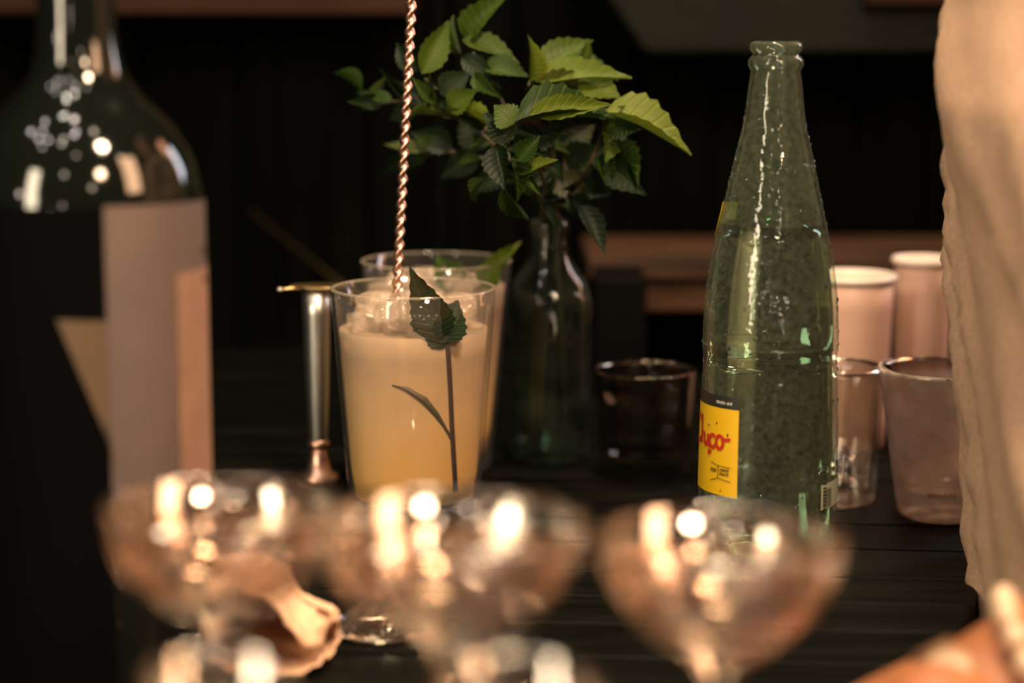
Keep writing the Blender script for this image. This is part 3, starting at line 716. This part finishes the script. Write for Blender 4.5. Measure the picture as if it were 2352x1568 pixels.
def cup(px, Y, ptop, pb, hwt, hwb, label):
    x = at(px, ptop, Y).x; z1 = at(px, ptop, Y).z; rt, rb = hwt*mpp(Y, z1), hwb*mpp(Y, 0)
    t = thing('paper_cup', label, 'cup', (x, Y, 0))
    rr = lambda z: rb+(rt-rb)*z/z1
    out = [(0, .002), (rb*.92, .002), (rb*.94, 0), (rb, .001)]+[(rr(z1*k/5), z1*k/5) for k in range(1, 5)]+[(rt, z1-.003)]
    inn = [(rr(z1*k/5)-.0012, z1*k/5) for k in range(4, 0, -1)]+[(rb*.9, .006), (0, .006)]
    mesh('body', *lathe(out+[(rt-.0012, z1-.003)]+inn, 48), M['peachcup'], t)
    mesh('rim', *lathe([(rt-.0013, z1-.0042), (rt+.0012, z1-.004), (rt+.0019, z1-.002), (rt+.0010, z1), (rt-.0006, z1-.001), (rt-.0013, z1-.0042)], 48), M['cuprim'], t)
cup(1955, 1.14, 628, 1010, 98, 84, 'pale peach paper cup partly behind the soda bottle')
cup(2122, 1.17, 590, 1010, 66, 58, 'taller pale peach paper cup next to the person in beige')

# ------------------------------------------------------------------ dark spirit bottle, left foreground
YL = .705
lx = at(190, 500, YL).x
pl = rz(YL, [(-210, 84), (-200, 92), (-150, 92), (-145, 82), (0, 88), (90, 92), (150, 102), (190, 122), (225, 152), (262, 190), (310, 228), (360, 254), (420, 270), (480, 276)])
pb = [(pl[-1][0], z) for z in (.13, .09, .05, .02)]
RL = pl[-1][0]
lb_ = thing('spirit_bottle', 'dark shouldered spirit bottle with a lilac label in the left foreground', 'bottle', (lx, YL, 0))
mesh('glass_body', *lathe([(0, .004), (.030, .002), (.036, 0), (.0405, .004)]+pb[::-1]+smoothprof(pl[::-1], 4)+[(0, pl[0][1])], 72), M['darkbottle'], lb_)
zt_ = pl[0][1]
mesh('stopper', *lathe([(0, zt_-.001), (.0125, zt_), (.014, zt_+.002), (.014, zt_+.018), (.012, zt_+.020), (0, zt_+.020)], 40), M['black'], lb_)
vl = math.atan2(-YL, -lx)
rL = lambda z: RL
def l_ang(px):
    c = (px-(1176+lx/mpp(YL, .12)))*mpp(YL, .12)/RL
    return vl+math.asin(max(-1, min(1, c)))
zL = lambda py: at(300, py, YL-.03).z
a0, a1, a2, a3 = l_ang(140), l_ang(245), l_ang(396), l_ang(478)+.5
patch('black_wrap', [(vl-1.75, zL(1560)), (a1, zL(1560)), (a1, zL(470)), (vl-1.75, zL(470))], M['paper_black'], lb_, .0002, 24, 10, rL)
lbl = patch('label', [(a1, zL(1135)), (a3, zL(1160)), (a3, zL(480)), (a1, zL(468))], M['paper_lilac'], lb_, .0004, 24, 10, rL)
patch('peach_strip', [(a2, zL(1150)), (a3, zL(1160)), (a3, zL(632)), (a2, zL(636))], M['peach_tone'], lbl, .0007, 14, 8, rL)  # peach strip, paler than the label, along its right part
patch('label_print', [(l_ang(258), zL(1050)), (a1, zL(1050)), (a1, zL(728)), (a0, zL(722))], M['ochre'], lbl, .0006, 10, 6, rL)
ribbons('label_marks', [[(-1, 0), (0, .4), (.6, 0)], [(-1, -9), (0, -9.4), (.7, -9)]], M['paper_black'], lbl, l_ang(462), zL(597), mm, mm, .003, .0009, rL)

# ------------------------------------------------------------------ cut crystal coupes in front
def jitter(VF, amt, seed):
    q = random.Random(seed); V, Fc = VF
    return [(x*(1+amt*(q.random()-.5)), y*(1+amt*(q.random()-.5)), z+amt*.03*(q.random()-.5)) for x, y, z in V], Fc
def coupe(px, Y, prim, rim_r, label, fill=True, group=None, rot=0):
    x, z1 = at(px, prim, Y).x, at(px, prim, Y).z
    t = thing('coupe_glass', label, 'glass', (x, Y, 0), group)
    t.rotation_euler.z = rot
    q = random.Random(int(px)); r = rim_r; d = .0275+.006*q.random()   # hand cut: no two bowls alike
    k1, k2, k3 = (1+.07*(q.random()-.5) for _ in range(3))
    n = 16
    bowl_o = [(.0045, z1-d-.010), (.0075, z1-d-.004), (r*.50*k1, z1-d+.0015), (r*.72*k2, z1-d+.0075), (r*.87*k3, z1-d+.014), (r*.955, z1-d+.021)]
    V1, F1 = jitter(lathe(bowl_o, n, twist=1), .05, int(px))    # diamond cuts
    V2, F2 = jitter(lathe([(r*.955, z1-d+.021), (r*.99, z1-.003), (r, z1-.0006), (r-.0005, z1), (r-.0013, z1-.0006), (r*.95-.001, z1-d+.021), (r*.86*k3-.0012, z1-d+.0148), (r*.70*k2, z1-d+.0095), (r*.45*k1, z1-d+.0048), (0, z1-d+.0030)], 48), .004, int(px)+5)
    mesh('bowl', V1, F1, M['crystal'], t, smooth=False)
    mesh('bowl_lining', V2, F2, M['crystal'], t)
    zk = z1-d-.010
    st_ = [(.0045, zk), (.0062, zk-.004), (.0068, zk-.009), (.0050, zk-.014), (.0036, zk-.019), (.0034, .034), (.0052, .029), (.0062, .024), (.0048, .018), (.0042, .013)]
    V3, F3 = jitter(lathe(st_, 8, twist=1), .12, int(px))
    mesh('stem', V3, F3, M['crystal'], t, smooth=False)
    V4, F4 = lathe([(.0042, .013), (.008, .0085), (.018, .0055), (.0250, .0035), (.0270, .002), (.026, .0004), (.02, 0), (0, .0008)], 16, twist=1)
    mesh('foot', V4, F4, M['crystal'], t, smooth=False)
    if fill:
        zl = z1-.0085
        mesh('drink', *lathe([(0, z1-d+.0034), (r*.44*k1, z1-d+.0052), (r*.69*k2, z1-d+.0100), (r*.85*k3-.0014, z1-d+.0152), (r*.925-.0014, zl), (0, zl)], 40), M['glow_fill'], t)  # fill added to give the bowl its brown glow
    return t
coupe(510, .555, 1150, .0335, 'left cut crystal coupe in front of the crumpled kraft paper', rot=.3)
coupe(1040, .500, 1190, .0340, 'middle cut crystal coupe in the foreground below the golden cocktails')
coupe(1655, .522, 1225, .0330, 'right cut crystal coupe in the foreground below the soda bottle', rot=.6)
def shot(px, Y, prim, r, label):
    x, z1 = at(px, prim, Y).x, at(px, prim, Y).z
    t = thing('shot_glass', label, 'glass', (x, Y, 0))
    V1, F1 = lathe([(0, 0), (r*.72, 0), (r*.76, .004), (r*.84, z1*.22), (r*.80, z1*.36), (r*.90, z1*.52), (r*.87, z1*.66), (r*.98, z1*.84)], 12, twist=1)
    mesh('cut_body', V1, F1, M['crystal'], t, smooth=False)
    mesh('rim', *lathe([(r*.98, z1*.84), (r, z1-.001), (r-.0006, z1), (r-.0016, z1-.001), (r*.86, z1*.5), (r*.6, z1*.18), (0, z1*.16)], 40), M['crystal'], t)
    mesh('drink', *lathe([(0, z1*.17), (r*.59, z1*.19), (r*.83, z1*.5), (r*.90, z1*.80), (0, z1*.80)], 36), M['glow_fill'], t)  # same added glow fill as in the coupes
shot(1190, .420, 1545, .0165, 'cut crystal shot glass nearest the camera right of middle')
shot(500, .415, 1535, .0165, 'cut crystal shot glass nearest the camera below the kraft paper')

# ------------------------------------------------------------------ glass stopper standing on the counter
gx, gy = -.050, .785
gs = thing('glass_stopper', 'clear ringed glass stopper on its flared foot beside the kraft paper', 'stopper', (gx, gy, 0))
mesh('foot', *lathe([(0, .0008), (.017, 0), (.0225, .0010), (.0235, .0024), (.0215, .0042), (.0150, .0070), (.0088, .0115), (.0062, .0145)], 18, twist=1), M['bright_crystal'], gs, smooth=False)
mesh('ringed_neck', *lathe(smoothprof([(.0062, .0145), (.0074, .0158), (.0054, .0172), (.0068, .0188), (.0048, .0202), (.0058, .0216), (.0034, .0232), (.0030, .0290)], 3), 24), M['bright_crystal'], gs)
mesh('knob', *lathe([(.0030, .0290), (.0045, .0305), (.0050, .0330), (.0040, .0355), (0, .0370)], 10, twist=1), M['bright_crystal'], gs, smooth=False)

# ------------------------------------------------------------------ crumpled kraft paper
nk = thing('kraft_paper', 'crumpled brown kraft paper lying open left of the glass stopper', 'paper', (-.085, .745, 0))
o0 = Vector(nk.location)
# loft of cross sections along its length: each an open C, mouth towards the camera
secs = [  # (top lip px, back top px, back low px, bottom lip px) with distances
 ((440, 1345, .735), (450, 1300, .76), (455, 1440, .775), (440, 1490, .745), (430, 1500, .725)),
 ((520, 1350, .728), (560, 1268, .765), (580, 1440, .790), (520, 1500, .750), (500, 1525, .722)),
 ((570, 1368, .722), (640, 1290, .765), (650, 1440, .795), (590, 1520, .750), (570, 1540, .718)),
 ((630, 1412, .722), (668, 1345, .762), (700, 1440, .790), (650, 1530, .750), (630, 1545, .716)),
 ((680, 1455, .724), (712, 1385, .758), (735, 1450, .782), (700, 1530, .752), (690, 1542, .720)),
 ((715, 1490, .728), (752, 1396, .750), (765, 1455, .770), (735, 1520, .752), (722, 1530, .728)),
 ((742, 1490, .740), (768, 1405, .748), (771, 1460, .758), (755, 1505, .748), (745, 1512, .738)),
]
def cr(P4, t): a, b, c, d = P4; return .5*(2*b+(c-a)*t+(2*a-5*b+4*c-d)*t*t+(3*b-a-3*c+d)*t**3)
rows_ = []
for s in secs:
    pts = [at(*q)-o0 for q in s]
    row = []
    for i in range(4):
        Pq = (pts[max(i-1, 0)], pts[i], pts[i+1], pts[min(i+2, 4)])
        row += [cr(Pq, k/7) for k in range(7)]
    rows_.append(row+[pts[-1]])
V, Fc = [], []; NU = len(rows_[0]); grid = []
for i in range(len(rows_)-1):
    for k in range(7):
        Rr = [cr((rows_[max(i-1, 0)][j], rows_[i][j], rows_[i+1][j], rows_[min(i+2, len(rows_)-1)][j]), k/7) for j in range(NU)]
        grid.append(Rr)
grid.append(rows_[-1])
for row in grid:
    for p in row:
        q = p+o0
        d = noise.noise_vector(q*70)*.0026+noise.noise_vector(q*190)*.0013
        c_ = noise.cell(q*95)*.0009
        w_ = p+d+Vector((c_, 0, c_)); w_.z = max(w_.z, .0012); V.append(w_)
for i in range(len(grid)-1):
    for j in range(NU-1):
        k = i*NU+j; Fc.append((k, k+1, k+NU+1, k+NU))
sh = mesh('sheet', V, Fc, M['napkin'], nk)
md = sh.modifiers.new('thick', 'SOLIDIFY'); md.thickness = .0009; md.offset = 0
# torn fold sticking up on the ridge
V, Fc = [], []
for i in range(9):
    t = i/8; p = at(668+95*t, 1362+42*t, .757-.006*t)-o0
    for j in range(3):
        V.append(p+Vector((.001*j, -.003*j*(1+t), .0028*(j % 2)+.001*(R.random()-.5)+.0016*j*t)))
for i in range(8):
    for j in range(2):
        k = i*3+j; Fc.append((k, k+1, k+4, k+3))
fd = mesh('torn_fold', V, Fc, M['napkin'], nk); md = fd.modifiers.new('thick', 'SOLIDIFY'); md.thickness = .0007

# ------------------------------------------------------------------ person at the right end of the counter
def capsule(a, b, ra, rb, n=14):
    a, b = Vector(a), Vector(b); t = (b-a); L = t.length; t.normalize()
    x = t.orthogonal().normalized(); y = t.cross(x); V, Fc, rings = [], [], []
    stations = [(-ra*cos(k*pi/8), ra*sin(k*pi/8), 0) for k in range(1, 5)]+[(rb*sin(k*pi/8), rb*cos(k*pi/8), 1) for k in range(0, 4)]
    V.append(a-t*ra)
    for h_, r, e in stations:
        c = (b if e else a)+t*h_; rings.append(len(V)); V += [c+(x*cos(2*pi*i/n)+y*sin(2*pi*i/n))*r for i in range(n)]
    V.append(b+t*rb); last = len(V)-1
    for i in range(n):
        j = (i+1) % n
        Fc.append((0, rings[0]+j, rings[0]+i)); Fc.append((last, rings[-1]+i, rings[-1]+j))
        for q in range(len(rings)-1): Fc.append((rings[q]+i, rings[q]+j, rings[q+1]+j, rings[q+1]+i))
    return V, Fc
def ellip(c, rx, ry, rz_, n=18):
    V, Fc = lathe([(sin(pi*k/12), -cos(pi*k/12)) if 0 < k < 12 else (0, -cos(pi*k/12)) for k in range(13)], n)
    return [Vector((x*rx, y*ry, z*rz_))+Vector(c) for x, y, z in V], Fc
SX, SY = .325, .775                             # axis of the trunk
wr, el_, sh_ = Vector((.143, .605, .030)), Vector((.322, .570, .128)), Vector((.325, .640, .320))
kn = Vector((.111, .569, .025))                # knuckles of the near hand
BP = []
BP += [ellip((SX, SY, .19), .125, .175, .19), ellip((SX+.01, SY, -.02), .105, .140, .16), ellip((SX+.02, SY, -.16), .100, .140, .12)]
BP += [capsule((SX, SY-.125, .318), (SX, SY+.125, .318), .052, .052), capsule((SX, SY, .33), (SX-.015, SY, .44), .058, .052)]
BP += [ellip((SX-.03, SY, .535), .095, .073, .112), ellip((SX-.06, SY, .475), .050, .052, .05), capsule((SX-.118, SY, .545), (SX-.142, SY, .512), .010, .015)]
BP += [ellip((SX-.02, SY-.075, .525), .022, .010, .032), ellip((SX-.02, SY+.075, .525), .022, .010, .032)]
BP += [capsule((SX-.115, SY-.016, .480), (SX-.115, SY+.016, .480), .008, .008), capsule((SX-.113, SY-.014, .470), (SX-.113, SY+.014, .470), .008, .008)]
for s in (-1, 1):
    BP += [capsule((SX+.01, SY+s*.085, -.22), (SX, SY+s*.09, -.58), .085, .058), capsule((SX, SY+s*.09, -.58), (SX+.01, SY+s*.09, -.98), .056, .036)]
    BP += [capsule((SX+.02, SY+s*.09, -1.012), (SX-.16, SY+s*.10, -1.02), .036, .028)]
# near (left) arm leaning on the counter
BP += [capsule(sh_, el_, .050, .040), capsule(el_, el_.lerp(wr, .35), .040, .038), capsule(el_.lerp(wr, .35), wr, .038, .0215)]
hd = Vector((kn.x-wr.x, kn.y-wr.y, 0)).normalized(); hs = Vector((-hd.y, hd.x, 0))*-1   # along the hand, towards the thumb
BP += [capsule(wr, wr.lerp(kn, .5), .0210, .0225)]
KN = [(.030, 0), (.010, .004), (-.010, .002), (-.028, -.004)]
for sd, fw in KN: BP += [capsule(wr+hs*sd*.5, kn+hs*sd+hd*fw+Vector((0, 0, -.005 if abs(sd) > .02 else 0)), .0145, .0125)]
for (sd, fw), L_, r_ in zip(KN, (.054, .060, .056, .044), (.0085, .0090, .0085, .0075)):
    k0 = kn+hs*sd+hd*fw+Vector((0, 0, -.004 if abs(sd) > .02 else 0)); k1 = k0+(hd+hs*sd*6)*L_*.50+Vector((0, 0, -.0055)); k2 = k1+hd*L_*.30+Vector((0, 0, -.0095)); k3 = k2+hd*L_*.20+Vector((0, 0, -.0055))
    for k_ in (k1, k2, k3): k_.z = max(k_.z, r_*.86)
    BP += [capsule(k0, k1, r_+.0015, r_, 10), capsule(k1, k2, r_, r_*.92, 10), capsule(k2, k3, r_*.92, r_*.8, 10)]
t0 = wr+hs*.016+hd*.010+Vector((0, 0, -.006)); t1 = t0+hs*.016+hd*.028+Vector((0, 0, -.008)); t2 = t1+hs*.008+hd*.026+Vector((0, 0, -.006)); t3 = t2+hd*.019
for t_ in (t2, t3): t_.z = max(t_.z, .0095)
BP += [capsule(t0, t1, .0145, .0115, 10), capsule(t1, t2, .0112, .0098, 10), capsule(t2, t3, .0098, .0085, 10)]
# far (right) arm hanging down
e2, w2 = Vector((.395, .995, .07)), Vector((.330, 1.02, -.165))
BP += [capsule((SX, .915, .315), e2, .050, .040), capsule(e2, w2, .040, .023), capsule(w2, w2+Vector((-.02, .0, -.075)), .024, .026)]
for k in range(4):
    f0 = w2+Vector((-.038+.018*k, .004, -.085)); f1 = f0+Vector((-.006, -.004, -.036)); f2 = f1+Vector((-.002, -.012, -.030))
    BP += [capsule(f0, f1, .0095, .0085, 10), capsule(f1, f2, .0085, .007, 10)]
f0 = w2+Vector((-.03, -.012, -.03)); BP += [capsule(f0, f0+Vector((-.022, -.014, -.036)), .013, .010, 10), capsule(f0+Vector((-.022, -.014, -.036)), f0+Vector((-.026, -.016, -.062)), .010, .008, 10)]
V, Fc = join(BP)
person = mesh('person', V, Fc, M['skin'])
rm = person.modifiers.new('skin', 'REMESH'); rm.mode = 'VOXEL'; rm.voxel_size = .0042; rm.use_smooth_shade = True
sm = person.modifiers.new('smooth', 'SMOOTH'); sm.factor = .5; sm.iterations = 5
tag(person, 'person in beige linen shirt at right, forearm leaning on the counter', 'person')
# shirt: lofted trunk whose front follows the picture's outline
out_px = [(-420, 2235), (-300, 2215), (-160, 2200), (0, 2187), (120, 2166), (250, 2151), (380, 2154), (500, 2162), (700, 2184), (900, 2200), (1100, 2216), (1270, 2231), (1420, 2237)]
prof_s = []
for py, px in out_px:
    q = at(px+104, py, SY-.02); prof_s.append((q.z, q.x))
prof_s = prof_s+[(-.03, prof_s[-1][1]+.004), (-.09, prof_s[-1][1]+.012), (-.16, prof_s[-1][1]+.004)]
def front(z):
    for (za_, xa_), (zb_, xb_) in zip(prof_s, prof_s[1:]):
        if zb_ <= z <= za_:
            return xa_+(xb_-xa_)*(za_-z)/(za_-zb_)
    return prof_s[0][1] if z > prof_s[0][0] else prof_s[-1][1]
V, Fc = [], []; NZ, NA = 150, 160
ztop = .412
for i in range(NZ+1):
    z = -.17+(ztop+.17)*i/NZ
    xf = front(min(z, prof_s[0][0]))
    sh_t = min(1, max(0, (z-.335)/.077))                 # close in on the neck at the shoulders
    hx = (.455-xf)/2; cx = (.455+xf)/2; hy = .186+.010*sin(z*9)
    if sh_t: hx *= math.sqrt(max(1-sh_t**2*.72, .05)); hy = hy*(1-.66*sh_t**2.2)
    for j in range(NA):
        a = 2*pi*j/NA
        e = 2.4
        ca, sa = cos(a), sin(a)
        x = cx+hx*math.copysign(abs(ca)**(2/e), ca); y = SY+hy*math.copysign(abs(sa)**(2/e), sa)
        # hanging and pulled folds of loose linen
        amp = .0120*(.55+.45*abs(sa))
        wp = .5*noise.noise(Vector((a*1.3, z*6, 7)))
        n1 = noise.noise(Vector((a*4.2+z*13+wp, z*4.5-a*.8, 4))); n2 = noise.noise(Vector((a*8.5-z*20, z*9+a, 9+wp))); n3 = noise.noise(Vector((a*2.1, z*9, 3)))
        d = amp*(1.3*(.35-abs(n1)*1.6)+.5*(.3-abs(n2)*1.4)+1.0*n3)
        V.append((x+ca*d, y+sa*d, z+.004*sin(5*a)*(i == 0)))
for i in range(NZ):
    for j in range(NA):
        l_ = (j+1) % NA; Fc.append((i*NA+j, i*NA+l_, (i+1)*NA+l_, (i+1)*NA+j))
shirt = mesh('linen_shirt', V, Fc, M['linen'], person)
md = shirt.modifiers.new('thick', 'SOLIDIFY'); md.thickness = .0016; md.offset = 1
def sleeve(a, b, ra, rb, seed):
    a, b = Vector(a), Vector(b); V, Fc = [], []; t = (b-a).normalized(); x = t.orthogonal().normalized(); y = t.cross(x)
    for i in range(31):
        s = i/30; c = a.lerp(b, s); r = ra+(rb-ra)*s
        for j in range(40):
            an = 2*pi*j/40; d = .006*noise.noise(Vector((an*1.6, s*5, seed)))+.003*sin(4*an+9*s)
            V.append(c+(x*cos(an)+y*sin(an))*(r+d))
    for i in range(30):
        for j in range(40):
            l_ = (j+1) % 40; Fc.append((i*40+j, i*40+l_, i*40+40+l_, i*40+40+j))
    o = mesh('sleeve', V, Fc, M['linen'], person); md = o.modifiers.new('thick', 'SOLIDIFY'); md.thickness = .002; md.offset = 1
sleeve(sh_+Vector((0, .035, .022)), sh_.lerp(el_, .86), .070, .058, 1)
sleeve(Vector((SX, .890, .345)), Vector((SX, .925, .33)).lerp(e2, .86), .064, .058, 5)
for s in (-1, 1):
    V, Fc = tube([(SX+.01, SY+s*.085, -.16), (SX, SY+s*.09, -.58), (SX+.01, SY+s*.09, -.985)], [.110, .082, .064], 24, False)
    o = mesh('trouser_leg', V, Fc, M['trouser'], person)
    V, Fc = ellip((SX-.065, SY+s*.10, -1.020), .135, .046, .042); mesh('shoe', [(x, y, max(z, -1.05)) for x, y, z in V], Fc, M['black'], person)
V, Fc = ellip((SX-.012, SY, .560), .104, .082, .106, 24)
V = [Vector(v)+Vector((.02 if v[2] < .53 else 0, 0, 0)) if v[0] > SX-.07 or v[2] > .60 else Vector((SX-.06, SY+(v[1]-SY)*.9, max(v[2], .60))) for v in V]
mesh('hair', V, Fc, M['hair'], person)
for s in (-1, 1): mesh('eye', *ellip((SX-.116, SY+s*.030, .545), .008, .013, .007, 12), M['eye'], person)
# watch on the near wrist and a pearl bangle above it
wt = bpy.data.objects.new('wristwatch', None); COL.objects.link(wt); wt.parent = person
axis = (wr-el_).normalized()
def band(c, r, wd, th, m, name, ax_=axis):
    x = ax_.orthogonal().normalized(); y = ax_.cross(x); V, Fc = [], []
    for i in range(40):
        a = 2*pi*i/40; d = x*cos(a)+y*sin(a)
        for h_, rr_ in ((-wd/2, r), (-wd/2, r+th), (wd/2, r+th), (wd/2, r)): V.append(c+ax_*h_+d*rr_)
    for i in range(40):
        j = (i+1) % 40
        for k in range(4): l_ = (k+1) % 4; Fc.append((i*4+k, i*4+l_, j*4+l_, j*4+k))
    return mesh(name, V, Fc, m, wt)
cw = wr+axis*.004
band(cw, .0215, .012, .0016, M['strap'], 'strap')
upw = Vector((-.20, -.80, .62)); upw = (upw-axis*upw.dot(axis)).normalized()
q_ = upw.to_track_quat('Z', 'Y').to_matrix()
cc = cw+upw*.0226
V, Fc = lathe(smoothprof([(0, 0), (.0088, 0), (.0104, .0016), (.0100, .0034), (.0088, .0040), (0, .0040)], 3), 36)
mesh('case', [cc+q_ @ Vector((x*1.1, y*1.45, z)) for x, y, z in V], Fc, M['case'], wt)
V, Fc = lathe([(0, .0049), (.005, .0048), (.0084, .0042), (.0086, .0040)], 36)
mesh('dial', [cc+q_ @ Vector((x*1.1, y*1.45, z)) for x, y, z in V], Fc, M['dial'], wt)
br = bpy.data.objects.new('bracelet', None); COL.objects.link(br); br.parent = person
cb = wr.lerp(el_, .105); xb_ = axis.orthogonal().normalized(); yb_ = axis.cross(xb_)
for i in range(18):
    a = 2*pi*i/18; r_ = .0262
    c = cb+(xb_*cos(a)+yb_*sin(a))*r_
    mesh('bead', *ellip(c, .0042, .0042, .0050, 12), M['pearl'], br)
